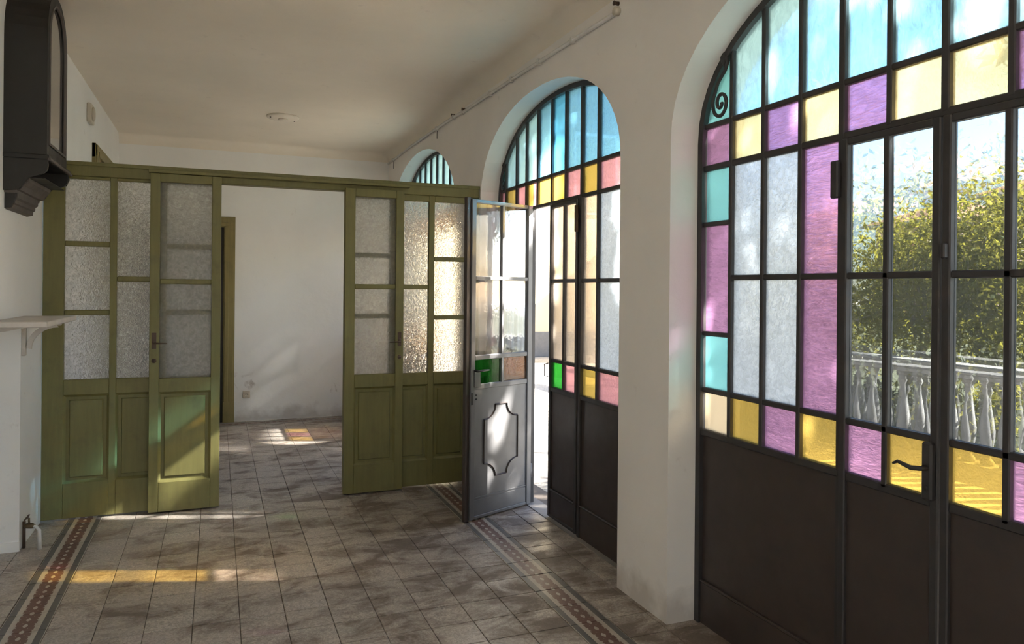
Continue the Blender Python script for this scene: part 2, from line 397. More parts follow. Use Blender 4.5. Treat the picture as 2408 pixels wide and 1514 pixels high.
for cx in cols:
    for ry in rows:
        bx = len(cx) > 2; by = len(ry) > 2
        kind = 'border_y' if bx and not by else ('border_x' if by else 'tile')
        cells.append((kind, cx[0] + cx[1] / 2, ry[0] + ry[1] / 2, cx[1] - GAP, ry[1] - GAP))
def in_frame(c):
    f = c[1] * fw.x + c[2] * fw.y
    if f < 0.5: return False
    r = c[1] * rt.x + c[2] * rt.y
    px = 1204 + FPX * r / f; py = CY + FPX * 1.6 / f
    return -60 < px < 1720 and py < 1570
seen = sorted([c for c in cells if in_frame(c)], key=lambda c: c[2])
single = {k: [c for c in seen if c[0] == k] for k in ('tile', 'border_y', 'border_x')}
chosen = single['tile'][:230] + single['border_y'][:44] + single['border_x'][:20]
cs = set(chosen); meshes = {}
names = {'tile': 'tile', 'border_y': 'border_tile', 'border_x': 'border_tile'}
for c in chosen:
    key = (c[0], round(c[3], 4), round(c[4], 4))
    if key not in meshes: meshes[key] = tile_mesh(names[c[0]], c[3], c[4], M[c[0]])
    o = place(names[c[0]], meshes[key], Vector((c[1], c[2], rng.uniform(-0.0008, 0.0006))), floor)
    o.rotation_euler = (rng.uniform(-1, 1) * 0.0035, rng.uniform(-1, 1) * 0.0035, rng.uniform(-1, 1) * 0.002)
for kind in ('tile', 'border_y', 'border_x'):
    vs, fs = [], []
    for c in cells:
        if c in cs or c[0] != kind: continue
        b = len(vs); sx, sy = c[3] / 2, c[4] / 2
        vs += [(c[1] - sx, c[2] - sy, 0), (c[1] + sx, c[2] - sy, 0), (c[1] + sx, c[2] + sy, 0), (c[1] - sx, c[2] + sy, 0),
               (c[1] - sx, c[2] - sy, -0.006), (c[1] + sx, c[2] - sy, -0.006), (c[1] + sx, c[2] + sy, -0.006), (c[1] - sx, c[2] + sy, -0.006)]
        fs += [[b, b + 1, b + 2, b + 3]] + [[b + i, b + 4 + i, b + 4 + (i + 1) % 4, b + (i + 1) % 4] for i in range(4)]
    if kind == 'tile' and vs: link('tile_field', vs, fs, M[kind], floor, kind='stuff')
    elif vs:
        # patterned tiles outside the counted ones keep their own centre so the print repeats on each
        for c in cells:
            if c in cs or c[0] != kind: continue
            key = (c[0], round(c[3], 4), round(c[4], 4))
            if key not in meshes: meshes[key] = tile_mesh(names[c[0]], c[3], c[4], M[c[0]])
            place(names[c[0]], meshes[key], Vector((c[1], c[2], 0)), floor)

# ------------------------------------------------------------------ iron and glass
def bar_v(root, y, z0, z1, w=0.024, d=0.034, x=XG, name='glazing_bar', mat='iron_bar'):
    return box(name, x - d / 2, x + d / 2, y - w / 2, y + w / 2, z0, z1, M[mat], root, 0.004)
def bar_h(root, z, y0, y1, w=0.024, d=0.030, x=XG, name='glazing_bar', mat='iron_bar'):
    return box(name, x - d / 2, x + d / 2, y0, y1, z - w / 2, z + w / 2, M[mat], root, 0.004)
def pane(root, y0, y1, z0, z1, g, x=XG + 0.003, th=0.004):
    return box('pane', x - th / 2, x + th / 2, y0, y1, z0, z1, M[g], root)
def pane_top(root, y0, y1, z0, arch, inset, g, x=XG + 0.003, th=0.004):
    k = 6; poly = [(y0, z0), (y1, z0)]
    for i in range(k + 1):
        yy = y1 + (y0 - y1) * i / k; poly.append((yy, max(z0 + 0.003, arch.z(yy, inset))))
    return prism('pane', poly, 'x', x - th / 2, x + th / 2, M[g], root)
def arch_frame(root, arch, z0=0.0, w=0.035, d=0.05, x=XG):
    """one bent iron strip: two jambs and the arch"""
    out = [(arch.c - arch.h + 0.001, z0)] + [(y, arch.z(y)) for y in arch.ys(30)] + [(arch.c + arch.h - 0.001, z0)]
    inn = [(arch.c - arch.h + w, z0)] + [(y, arch.z(y, w)) for y in arch.ys(30, w)] + [(arch.c + arch.h - w, z0)]
    bm = bmesh.new(); L = []
    for o, i in zip(out, inn): L.append([bm.verts.new((xx, p[0], p[1])) for p, xx in ((o, x - d / 2), (o, x + d / 2), (i, x + d / 2), (i, x - d / 2))])
    for a, b in zip(L, L[1:]):
        for k in range(4): bm.faces.new([a[k], a[(k + 1) % 4], b[(k + 1) % 4], b[k]])
    bm.faces.new(L[0]); bm.faces.new(list(reversed(L[-1])))
    return bm_link('arch_frame', bm, M['iron_bar'], root)
def scroll(root, cyy, cz, s, x=XG - 0.02, flip=1):
    pts = []
    for i in range(44):
        f = i / 43; a = (1.0 + f * 3.25) * math.pi; r = 0.010 + 0.060 * f
        pts.append((x, cyy + flip * s * r * math.cos(a) * 0.82, cz + s * r * math.sin(a)))
    for dy, dz in ((0.020, 0.092), (-0.008, 0.118), (-0.032, 0.138), (-0.044, 0.165), (-0.040, 0.195)): pts.append((x, cyy + flip * s * dy, cz + s * dz))
    tube('iron_scroll', pts, 0.0085 * s, M['iron_bar'], root, 6)
    lathe('scroll_bud', [(0.001, -0.045), (0.014, -0.02), (0.018, 0.0), (0.010, 0.02), (0.003, 0.05)], (x, cyy - flip * s * 0.022, cz + s * 0.195), M['iron_bar'], root, 8)
ZA, ZB, ZM, ZD, ZE, ZK = 2.378, 2.178, 1.655, 1.12, 0.916, 0.205
def panel(root, y0, y1, z0, z1, x=XG, name='sheet_panel', mat='iron'):
    """a sheet-iron lower panel with a rolled edge line"""
    box(name, x - 0.004, x + 0.004, y0, y1, z0, z1, M[mat], root)

# --- arch 1 (near)
w1 = empty('window_1', (XG, A1.c, 0), 'near arched iron window with blue, pink and yellow panes around the closed glass doors', 'window', kind='structure')
arch_frame(w1, A1)
yb = [2.94, 2.738, 2.526, 2.309, 2.098, 1.888, 1.675, 1.462, 1.252, 1.041, 0.824, 0.612, 0.41]
top_c = ['g_teal', 'g_blue', 'g_blue', 'g_blue', 'g_blue', 'g_blue', 'g_blue', 'g_blue', 'g_blue', 'g_blue', 'g_blue', 'g_teal']
rowA = ['g_pink', 'g_straw', 'g_pink', 'g_straw', 'g_pink', 'g_straw', 'g_straw', 'g_pink', 'g_straw', 'g_pink', 'g_straw', 'g_pink']
midc = [None, 'g_frost', 'g_frost', 'g_pink', 'g_clear', 'g_clear', 'g_clear', 'g_clear', 'g_pink', 'g_frost', 'g_frost', None]
rowD = ['g_cream', 'g_yellow', 'g_pink', 'g_yellow', 'g_pink', 'g_yellow', 'g_yellow', 'g_pink', 'g_yellow', 'g_pink', 'g_yellow', 'g_cream']
hb = 0.010
for i in range(12):
    a, b = yb[i + 1] + hb, yb[i] - hb
    pane_top(w1, a, b, ZA + hb, A1, 0.02, top_c[i])
    pane(w1, a, b, ZB + hb, ZA - hb, rowA[i])
for i, yv in enumerate(yb[1:-1]):
    bar_v(w1, yv, ZB if 4 <= i + 1 <= 8 and i + 1 not in (4, 8) else 0.0 if i + 1 in (4, 8) else ZE, A1.z(yv, 0.02), 0.030 if i + 1 in (4, 6, 8) else 0.024)
bar_h(w1, ZA, yb[-1], yb[0]); bar_h(w1, ZB, yb[-1], yb[0], 0.028)
for (i0, i1) in ((0, 4), (8, 12)):
    ya, yz = yb[i1], yb[i0]
    for i in range(i0, i1):
        a, b = yb[i + 1] + hb, yb[i] - hb
        if midc[i] is None:
            for (z0, z1, g) in ((1.91, ZB, 'g_teal'), (1.39, 1.91, 'g_pink'), (ZD, 1.39, 'g_teal')): pane(w1, a, b, z0 + hb, z1 - hb, g)
            for z in (1.91, 1.39): bar_h(w1, z, a - hb, b + hb, 0.022)
        else:
            pane(w1, a, b, ZM + hb, ZB - hb, midc[i]); pane(w1, a, b, ZD + hb, ZM - hb, midc[i])
        pane(w1, a, b, ZE + hb, ZD - hb, rowD[i])
    m0, m1 = (ya, yb[1]) if i0 == 0 else (yb[11], yz)
    bar_h(w1, ZM, m0, m1); bar_h(w1, ZD, ya, yz); bar_h(w1, ZE, ya, yz, 0.03, 0.036)
    panel(w1, ya + 0.012, yz - 0.004, 0.0, ZE - 0.012)
    box('kick_plate', XG - 0.014, XG - 0.004, ya + 0.014, yz - 0.004, 0.0, ZK - 0.008, M['iron'], w1, 0.002)
    bar_h(w1, ZK, ya + 0.012, yz - 0.004, 0.012, 0.032, XG - 0.004, 'kick_moulding', 'iron')
scroll(w1, 2.806, 2.466, 1.05, flip=1); scroll(w1, 0.544, 2.466, 1.05, flip=-1)
def iron_leaf(root, ya, yb_, ym, colours, x=XG - 0.012, stile=0.030, rows=(ZM, ZD, ZE), top=ZB):
    """closed door leaf between ya < yb_: stiles, rails, two columns of panes and a sheet panel"""
    zm, zd, ze = rows
    for yy in (ya + stile / 2, yb_ - stile / 2): box('stile', x - 0.018, x + 0.018, yy - stile / 2, yy + stile / 2, 0.012, top - 0.014, M['iron_bar'], root, 0.004)
    bar_v(root, ym, ze, top - 0.014, 0.024, 0.030, x)
    for z, w in ((zm, 0.024), (zd, 0.024), (ze, 0.032)): bar_h(root, z, ya + stile, yb_ - stile, w, 0.030, x, 'rail')
    box('rail', x - 0.016, x + 0.016, ya + stile, yb_ - stile, top - 0.040, top - 0.014, M['iron_bar'], root, 0.004)
    box('rail', x - 0.016, x + 0.016, ya + stile, yb_ - stile, 0.012, 0.034, M['iron_bar'], root, 0.004)
    for (a, b, cs_) in ((ya + stile, ym - 0.012, colours[1]), (ym + 0.012, yb_ - stile, colours[0])):
        pane(root, a, b, zm + 0.012, top - 0.040, cs_[0], x + 0.004); pane(root, a, b, zd + 0.012, zm - 0.012, cs_[1], x + 0.004)
        pane(root, a, b, ze + 0.016, zd - 0.012, cs_[2], x + 0.004)
    box('sheet_panel', x - 0.003, x + 0.003, ya + stile, yb_ - stile, 0.034, ze - 0.016, M['iron'], root)
    box('kick_plate', x - 0.011, x - 0.003, ya + stile, yb_ - stile, 0.034, ZK - 0.01, M['iron'], root, 0.002)
    bar_h(root, ZK, ya + stile, yb_ - stile, 0.012, 0.026, x - 0.006, 'kick_moulding', 'iron')
d1 = empty('door_1', (XG, 1.888, 0), 'closed iron and glass door leaf with a curved lever handle, in the near arch', 'door', kind='structure')
iron_leaf(d1, 1.678, 2.086, 1.888, (('g_clear', 'g_clear', 'g_pink'), ('g_clear', 'g_clear', 'g_yellow')))
d2 = empty('door_2', (XG, 1.462, 0), 'closed iron and glass door leaf at the right edge, in the near arch', 'door', kind='structure')
iron_leaf(d2, 1.264, 1.672, 1.462, (('g_clear', 'g_clear', 'g_yellow'), ('g_clear', 'g_clear', 'g_pink')))
# lock case and lever
lk = box('lock_case', XG - 0.052, XG - 0.028, 1.684, 1.722, 0.925, 1.112, M['iron_bar'], d1, 0.006)
pts = [(XG - 0.05, 1.700, 1.030), (XG - 0.075, 1.705, 1.030), (XG - 0.080, 1.735, 1.026), (XG - 0.080, 1.765, 1.032), (XG - 0.080, 1.785, 1.036), (XG - 0.080, 1.803, 1.026)]
tube('lever_handle', pts, [0.008, 0.008, 0.008, 0.007, 0.006, 0.004], M['iron_bar'], lk, 8)
lathe('keyhole', [(0.008, 0), (0.008, -0.003), (0.004, -0.004)], (XG - 0.052, 1.703, 0.965), M['dark'], lk, 10, 'x')
box('hinge', XG - 0.05, XG - 0.026, 2.082, 2.118, 1.945, 2.085, M['iron_bar'], d1, 0.005)
box('latch', XG - 0.048, XG - 0.028, 1.648, 1.664, 1.705, 1.755, M['iron_bar'], d2, 0.004)

# --- arch 2 (middle) : the far leaf stands open into the room
w2 = empty('window_2', (XG, A2.c, 0), 'middle arched iron window with tall blue panes above the open door', 'window', kind='structure')
arch_frame(w2, A2)
zb2, zm2, zd2, ze2 = 2.195, 1.65, 1.10, 0.90
ub = [5.675, 5.557, 5.333, 5.136, 4.921, 4.678, 4.455, 4.219, 3.997, 3.705, 3.50, 3.465]
topc = ['g_teal', 'g_paleblue', 'g_paleblue', 'g_paleblue', 'g_midblue', 'g_deepblue', 'g_midblue', 'g_midblue', 'g_midblue', 'g_midblue', 'g_teal']
rowc = ['g_rose', 'g_yellow', 'g_rose', 'g_yellow', 'g_yellow', 'g_yellow', 'g_rose', 'g_yellow', 'g_rose', 'g_yellow', 'g_rose']
za2 = 2.39
for i in range(11):
    a, b = ub[i + 1] + hb, ub[i] - hb
    pane_top(w2, a, b, za2 + hb, A2, 0.02, topc[i])
    if i == 3:  # half rose, half yellow: a reflected colour put into the glass
        pane(w2, a, (a + b) / 2, zb2 + hb, za2 - hb, 'g_rose'); pane(w2, (a + b) / 2, b, zb2 + hb, za2 - hb, 'g_yellow')
    else: pane(w2, a, b, zb2 + hb, za2 - hb, rowc[i])
for i, yv in enumerate(ub[1:-1]): bar_v(w2, yv, zb2, A2.z(yv, 0.02), 0.030 if i + 1 in (4, 7) else 0.024)
bar_h(w2, za2, ub[-1], ub[0], 0.026); bar_h(w2, zb2, ub[-1], ub[0], 0.026)
# far fixed light (seen through the open leaf)
HP = 5.035
bar_v(w2, HP, 0, zb2, 0.034, 0.045, XG, 'hinge_post'); bar_v(w2, 4.219, 0, zb2, 0.034, 0.045, XG, 'hinge_post')
fb = [5.675, 5.557, 5.333, HP]
for i in range(3):
    a, b = fb[i + 1] + 0.012, fb[i] - 0.012
    g = ('g_rose', 'g_frost', 'g_frost')[i]
    pane(w2, a, b, zm2 + hb, zb2 - hb, g); pane(w2, a, b, zd2 + hb, zm2 - hb, g)
    pane(w2, a, b, ze2 + hb, zd2 - hb, ('g_yellow', 'g_rose', 'g_yellow')[i])
for yv in fb[1:-1]: bar_v(w2, yv, ze2, zb2)
nb = [4.219, 3.997, 3.705, 3.50, 3.465]
for i in range(4):
    a, b = nb[i + 1] + 0.012, nb[i] - 0.012
    g = ('g_peach', 'g_frost', 'g_frost', 'g_rose')[i]
    pane(w2, a, b, zm2 + hb, zb2 - hb, 'g_yellow' if i == 2 else g); pane(w2, a, b, zd2 + hb, zm2 - hb, 'g_peach' if i == 2 else g)
    pane(w2, a, b, ze2 + hb, zd2 - hb, ('g_yellow', 'g_rose', 'g_yellow', 'g_rose')[i])
for yv in nb[1:-1]: bar_v(w2, yv, ze2, zb2)
for (ya, yz) in ((HP, 5.675), (3.465, 4.219)):
    bar_h(w2, zm2, ya, yz); bar_h(w2, zd2, ya, yz); bar_h(w2, ze2, ya, yz, 0.03, 0.036)
    panel(w2, ya + 0.015, yz - 0.004, 0.0, ze2 - 0.012)
    box('kick_plate', XG - 0.014, XG - 0.004, ya + 0.016, yz - 0.004, 0.0, ZK - 0.008, M['iron'], w2, 0.002)
    bar_h(w2, ZK, ya + 0.014, yz - 0.004, 0.012, 0.032, XG - 0.004, 'kick_moulding', 'iron')
scroll(w2, 5.60, 2.44, 0.8)
tag(box('door_sill', XG - 0.05, XG + 0.08, HP + 0.6, 3.46, -0.004, 0.004, M['stone'], None, 0.001, kind='structure'), 'pale stone door sill under the middle arch', 'sill')
d3 = empty('door_3', (XG, 4.44, 0), 'closed iron and glass door leaf with a green pane, in the middle arch', 'door', kind='structure')
iron_leaf(d3, 4.238, 4.667, 4.448, (('g_peach', 'g_peach', 'g_green'), ('g_peach', 'g_peach', 'g_rose')), rows=(zm2, zd2, ze2), top=zb2)
tube('latch_loop', [(XG - 0.03, 4.668, 0.985), (XG - 0.055, 4.672, 0.99), (XG - 0.058, 4.672, 1.07), (XG - 0.03, 4.668, 1.075)], 0.005, M['rust'], d3, 6)
tube('hinge', [(XG - 0.04, 4.232, 1.965), (XG - 0.04, 4.232, 2.135)], 0.013, M['rust'], d3, 8)
# open leaf: local u from the hinge, w across the leaf
hx, hy = 2.165, 4.995
ux, uy = -0.568 / 0.6174, -0.242 / 0.6174
nx, ny = 0.242 / 0.6174, -0.568 / 0.6174
LF = lambda u, w, z: (hx + ux * u + nx * w, hy + uy * u + ny * w, z)
d4 = empty('door_4', (hx, hy, 0), 'weathered grey iron door leaf standing open into the room, with a lobed moulding', 'door', kind='structure')
def lbox(name, u0, u1, w0, w1_, z0, z1, mat, parent=None, bev=0.0): return box(name, u0, u1, w0, w1_, z0, z1, M[mat], parent or d4, bev, LF)
LW = 0.617; LT = 2.205
lbox('stile', 0.015, 0.062, -0.018, 0.018, 0.012, LT, 'grey_iron', bev=0.004)
lbox('stile', LW - 0.042, LW, -0.018, 0.018, 0.012, LT, 'grey_iron', bev=0.004)
lbox('edge_strip', LW, LW + 0.035, -0.026, 0.006, 0.005, LT + 0.01, 'iron', bev=0.003)
lbox('glazing_bar', 0.300, 0.325, -0.014, 0.014, 0.90, LT - 0.02, 'grey_iron', bev=0.004)
for z, h in ((LT - 0.012, 0.024), (1.665, 0.026), (1.118, 0.032), (0.918, 0.036), (0.022, 0.022)):
    lbox('rail', 0.062, LW - 0.042, -0.015, 0.015, z - h / 2, z + h / 2, 'grey_iron', bev=0.004)
for u0, u1, gs in ((0.062, 0.300, ('g_leaf', 'g_leaf', 'g_amber')), (0.325, LW - 0.042, ('g_leaf', 'g_leaf', 'g_green'))):
    for (z0, z1), g in zip(((1.678, LT - 0.024), (1.134, 1.652), (0.936, 1.102)), gs): lbox('pane', u0, u1, -0.004, 0.0, z0, z1, g)
lbox('sheet_panel', 0.062, LW - 0.042, -0.004, 0.006, 0.03, 0.905, 'grey_iron')
lbox('kick_plate', 0.064, LW - 0.044, 0.006, 0.010, 0.033, 0.140, 'grey_iron', bev=0.002)
lbox('kick_moulding', 0.064, LW - 0.044, 0.006, 0.012, 0.150, 0.158, 'grey_iron', bev=0.001)
# lobed moulding: a raised bead round a panel with hollow corners
um, zm_, hu, hz, rc = 0.318, 0.530, 0.165, 0.250, 0.110
bead = []
for (su, sz) in ((1, 1), (-1, 1), (-1, -1), (1, -1)):
    arc = []
    for k in range(9):
        a = math.pi / 2 * k / 8
        arc.append((um + su * (hu - rc * math.cos(a)), zm_ + sz * (hz - rc * 0.9 * math.sin(a))))
    # begin on the side edge or the top edge so that the outline keeps turning one way
    arc = [(um + su * (hu - rc * math.sin(math.pi / 2 * k / 8)), zm_ + sz * (hz - rc * 0.9 * math.cos(math.pi / 2 * k / 8))) for k in range(9)]
    seq = [(um + su * hu, arc[0][1])] + arc + [(arc[-1][0], zm_ + sz * hz)]
    if su * sz < 0: seq = list(reversed(seq))
    bead += seq
bead.append(bead[0])
bm = bmesh.new(); ring = []
n = len(bead) - 1
for i in range(n):
    p = Vector(bead[i]); a = Vector(bead[i - 1]); b = Vector(bead[(i + 1) % n])
    d = (b - a).normalized(); s = Vector((d.y, -d.x)) * 0.0065
    ring.append([bm.verts.new(LF(p.x + s.x, 0.006, p.y + s.y)), bm.verts.new(LF(p.x, 0.016, p.y)), bm.verts.new(LF(p.x - s.x, 0.006, p.y - s.y))])
for i in range(n):
    A_, B_ = ring[i], ring[(i + 1) % n]
    for k in range(2): bm.faces.new([A_[k], B_[k], B_[k + 1], A_[k + 1]])
bm_link('lobed_moulding', bm, M['iron'], d4)
pl = lbox('lock_plate', LW - 0.085, LW - 0.030, 0.018, 0.024, 0.915, 1.03, 'grey_iron', bev=0.004)
tube('lever_handle', [LF(LW - 0.035, 0.018, 1.03), LF(LW - 0.035, 0.05, 1.03), LF(LW - 0.065, 0.055, 1.032), LF(LW - 0.135, 0.055, 1.033)], [0.008, 0.008, 0.008, 0.005], M['iron_bar'], pl, 8)
lbox('strike_plate', LW - 0.022, LW - 0.004, 0.018, 0.021, 0.80, 0.88, 'dark', bev=0.001)
for z in (0.835, 0.862): lathe('bolt_head', [(0.006, 0), (0.005, -0.004), (0.001, -0.005)], LF(LW - 0.055, 0.012, z), M['dark'], d4, 8, 'y')
tube('hinge', [LF(0.004, 0, 2.02), LF(0.004, 0, 2.12)], 0.012, M['grey_iron'], d4, 8)
tube('hinge', [LF(0.004, 0, 0.20), LF(0.004, 0, 0.30)], 0.012, M['grey_iron'], d4, 8)

# --- arch 3 (beyond the partition) and unseen openings behind the viewpoint, added to brighten the room
def plain_arch(name, A, label, ncol, topg, rowg, midg, opened=()):
    w = empty(name, (XG, A.c, 0), label, 'window', kind='structure')
    arch_frame(w, A)
    y1, y0 = A.c + A.h - 0.03, A.c - A.h + 0.03
    st = (y1 - y0) / ncol; yv = [y1 - st * i for i in range(ncol + 1)]
    za = A.sp + 0.06
    for i in range(ncol):
        a, b = yv[i + 1] + hb, yv[i] - hb
        pane_top(w, a, b, za + hb, A, 0.02, topg[i % len(topg)])
        pane(w, a, b, 2.178 + hb, za - hb, rowg[i % len(rowg)])
        if i in opened: continue
        pane(w, a, b, ZM + hb, 2.178 - hb, midg[i % len(midg)]); pane(w, a, b, ZD + hb, ZM - hb, midg[i % len(midg)])
        pane(w, a, b, ZE + hb, ZD - hb, rowg[i % len(rowg)])
    for i in range(1, ncol): bar_v(w, yv[i], 2.178 if i in opened and i - 1 in opened else 0.0 if i in opened or i - 1 in opened else ZE, A.z(yv[i], 0.02))
    for z in (za, 2.178): bar_h(w, z, y0, y1)
    runs = [(y0, y1)] if not opened else [(y0, yv[max(opened) + 1]), (yv[min(opened)], y1)]   # unglazed gap added to let daylight into the far end
    for (r0, r1) in runs:
        for z in (ZM, ZD, ZE): bar_h(w, z, r0, r1)
        panel(w, r0 + 0.01, r1 - 0.01, 0, ZE - 0.012)
        bar_h(w, ZK, r0, r1, 0.012, 0.03, XG - 0.004, 'kick_moulding', 'iron')
    return w
plain_arch('window_3', A3, 'far arched iron window with pale blue panes beyond the partition', 11, ['g_paleblue'], ['g_yellow', 'g_rose'], ['g_leaf'], (7, 8, 9))
plain_arch('added_window_5', A5, 'unseen arched iron window added behind the viewpoint for more daylight', 11, ['g_blue'], ['g_straw', 'g_pink'], ['g_leaf'])
for nm, A_, lb in (('added_opening_4', A4, 'unseen bare arched opening added beside the viewpoint for more daylight'),):
    w = empty(nm, (XG, A_.c, 0), lb, 'window', kind='structure'); arch_frame(w, A_)

w5 = empty('added_window_6', (0.45, YB - 0.1, 0.5), 'unseen plain wide window added in the rear wall for more daylight', 'window', kind='structure')  # unseen rear window, added as extra daylight
for xx in (-0.73, -0.15, 0.45, 1.05, 1.63): box('glazing_bar', xx - 0.02, xx + 0.02, YB - 0.12, YB - 0.08, 0.5, 2.75, M['iron_bar'], w5)
for zz in (0.52, 1.62, 2.73): box('glazing_bar', -0.75, 1.65, YB - 0.118, YB - 0.082, zz - 0.02, zz + 0.02, M['iron_bar'], w5)
for xx in (-0.73, -0.15, 0.45, 1.05):
    for zz in (0.52, 1.62): box('pane', xx + 0.02, xx + 0.58, YB - 0.102, YB - 0.098, zz + 0.02, zz + 1.09, M['g_leaf'], w5)

# ------------------------------------------------------------------ green partition
def fielded(root, x0, x1, z0, z1, yf, depth=0.018):
    """lower wood panel: sunk board with a raised field"""
    bm = bmesh.new(); m1, m2 = 0.014, 0.034
    loops = []
    for ins, dy in ((0, 0.004), (m1, depth), (m2, depth), (m2 + 0.006, depth - 0.009)):
        loops.append([bm.verts.new((x, yf + dy, z)) for x, z in ((x0 + ins, z0 + ins), (x1 - ins, z0 + ins), (x1 - ins, z1 - ins), (x0 + ins, z1 - ins))])
    for A_, B_ in zip(loops, loops[1:]):
        for k in range(4): bm.faces.new([A_[k], A_[(k + 1) % 4], B_[(k + 1) % 4], B_[k]])
    bm.faces.new(loops[-1])
    back = [bm.verts.new((x, yf + depth + 0.01, z)) for x, z in ((x0, z0), (x1, z0), (x1, z1), (x0, z1))]
    for k in range(4): bm.faces.new([loops[0][k], back[k], back[(k + 1) % 4], loops[0][(k + 1) % 4]])
    bm.faces.new(list(reversed(back)))
    return bm_link('wood_panel', bm, M['green'], root)
def green_screen(root, stiles, columns, y0, y1, ztop, zglass, zg0, zp1, zp0, zbot):
    """stiles: (x0,x1); columns: (x0,x1,[muntin z...]) between them"""
    b = 0.003
    for (a, c) in stiles: box('stile', a, c, y0, y1, zbot, ztop, M['green'], root, b)
    for (a, c, mz) in columns:
        box('rail', a, c, y0, y1, zglass, ztop, M['green'], root, b)
        box('rail', a, c, y0, y1, zp1, zg0, M['green'], root, b)
        box('rail', a, c, y0, y1, zbot, zp0, M['green'], root, b)
        zz = [zg0] + sorted(mz) + [zglass]
        for z in mz: box('glazing_bar', a, c, y0 + 0.006, y1 - 0.006, z - 0.018, z + 0.018, M['green'], root, 0.005)
        for k in range(len(zz) - 1):
            lo = zz[k] + (0.018 if k else 0); hi = zz[k + 1] - (0.018 if k < len(zz) - 2 else 0)
            box('pane', a, c, (y0 + y1) / 2 - 0.002, (y0 + y1) / 2 + 0.002, lo, hi, M['g_hammer'], root)
        fielded(root, a, c, zp0, zp1, y0)
ZT = 2.335
p1 = empty('partition_screen', (-0.53, YP, 0), 'fixed olive green glazed wooden screen beside the left wall, under the dark cabinet', 'partition')
green_screen(p1, [(-1.088, -0.962), (-0.690, -0.647), (-0.385, -0.335), (-0.035, 0.020)],
             [(-0.962, -0.690, (1.875, 1.406)), (-0.647, -0.385, (1.638,)), (-0.335, -0.035, (1.875, 1.406))], YP - 0.02, YP + 0.02, ZT, 2.315, 0.950, 0.846, 0.250, 0.012)
s1 = empty('sliding_door', (-0.207, 5.69, 0), 'narrow olive green glazed sliding door left of the passage, sunlit low down', 'door')
green_screen(s1, [(-0.438, -0.375), (-0.040, 0.022)], [(-0.375, -0.040, (1.623,))], 5.672, 5.712, 2.378, 2.318, 0.945, 0.848, 0.220, 0.012)
s2 = empty('sliding_door', (1.135, 5.69, 0), 'narrow olive green glazed sliding door right of the passage, in shade', 'door')
green_screen(s2, [(0.902, 0.978), (1.295, 1.358)], [(0.978, 1.295, (1.600,))], 5.672, 5.712, 2.355, 2.292, 0.923, 0.822, 0.230, 0.012)
p2 = empty('partition_screen', (1.45, YP, 0), 'fixed olive green glazed wooden screen behind the open grey iron door', 'partition')
green_screen(p2, [(0.905, 0.960), (1.262, 1.318), (1.576, 1.622), (1.893, 1.998)],
             [(0.960, 1.262, (1.845, 1.370)), (1.318, 1.576, (1.600,)), (1.622, 1.893, (1.827, 1.355))], YP - 0.02, YP + 0.02, ZT, 2.286, 0.915, 0.818, 0.215, 0.012)
hd = empty('header_beam', (0.45, YP, ZT), 'olive green header beam running across the top of the sliding doors', 'beam')
box('beam', -1.088, 1.998, YP - 0.035, YP + 0.06, ZT, 2.432, M['green'], hd, 0.004)
box('moulding', -1.088, 1.998, YP - 0.045, YP - 0.035, 2.405, 2.432, M['green'], hd, 0.003)
box('track', -0.45, 1.40, 5.655, YP - 0.035, 2.380, 2.402, M['green'], hd, 0.002)
def lever(root, x, y, z, dirx, mat='rust'):
    a = lathe('escutcheon', [(0.013, 0), (0.013, -0.004), (0.009, -0.006)], (x, y, z), M[mat], root, 12, 'y')
    tube('lever_handle', [(x, y, z - 0.012), (x, y - 0.03, z - 0.012), (x + dirx * 0.015, y - 0.036, z - 0.012), (x + dirx * 0.085, y - 0.036, z - 0.014)], [0.006, 0.006, 0.006, 0.004], M[mat], a, 6)
    box('back_plate', x - 0.014, x + 0.014, y - 0.003, y, z - 0.05, z + 0.06, M[mat], root, 0.001)
    lathe('key_plate', [(0.016, 0), (0.016, -0.003), (0.012, -0.005)], (x, y, z - 0.135), M[mat], root, 12, 'y')
    lathe('keyhole', [(0.005, 0), (0.004, -0.002)], (x, y - 0.005, z - 0.135), M['dark'], root, 8, 'y')
lever(s1, -0.407, 5.672, 1.205, 1); lever(s2, 1.328, 5.672, 1.185, -1)

# ------------------------------------------------------------------ far doors and architraves
def architrave(root, axis, a0, a1, ztop, plane, w=0.125, depth=0.035, sgn=-1):
    """three-sided moulded frame; axis 'x' lies on a wall facing -Y, 'y' on a wall facing +X"""
    steps = ((0, w, 0.6), (0.012, w - 0.02, 0.85), (w * 0.55, w - 0.012, 1.0))
    for k, (s0, s1_, d) in enumerate(steps):
        dd = depth * d
        nm = 'architrave' if k == 0 else 'moulding'
        if axis == 'x':
            for (u0, u1) in ((a0 + s0, a0 + s1_), (a1 - s1_, a1 - s0)): box(nm, u0, u1, plane - dd, plane, 0.0, ztop - s0, M['green_trim'], root, 0.003)
            box(nm, a0 + s0, a1 - s0, plane - dd - 0.001, plane, ztop - s1_, ztop - s0, M['green_trim'], root, 0.003)
        else:
            for (u0, u1) in ((a0 + s0, a0 + s1_), (a1 - s1_, a1 - s0)): box(nm, plane, plane + dd, u0, u1, 0.0, ztop - s0, M['green_trim'], root, 0.003)
            box(nm, plane, plane + dd + 0.001, a0 + s0, a1 - s0, ztop - s1_, ztop - s0, M['green_trim'], root, 0.003)
d5 = empty('door_5', (-0.35, YF, 0), 'green framed doorway in the far wall, half hidden by the left sliding door', 'door', kind='structure')
architrave(d5, 'x', -0.89, 0.190, 2.40, YF)
box('door_panel', -0.77, 0.068, YF - 0.012, YF - 0.001, 0.0, 2.28, M['dark'], d5)
box('plinth_block', 0.066, 0.192, YF - 0.044, YF, 0.0, 0.24, M['green_trim'], d5, 0.003)
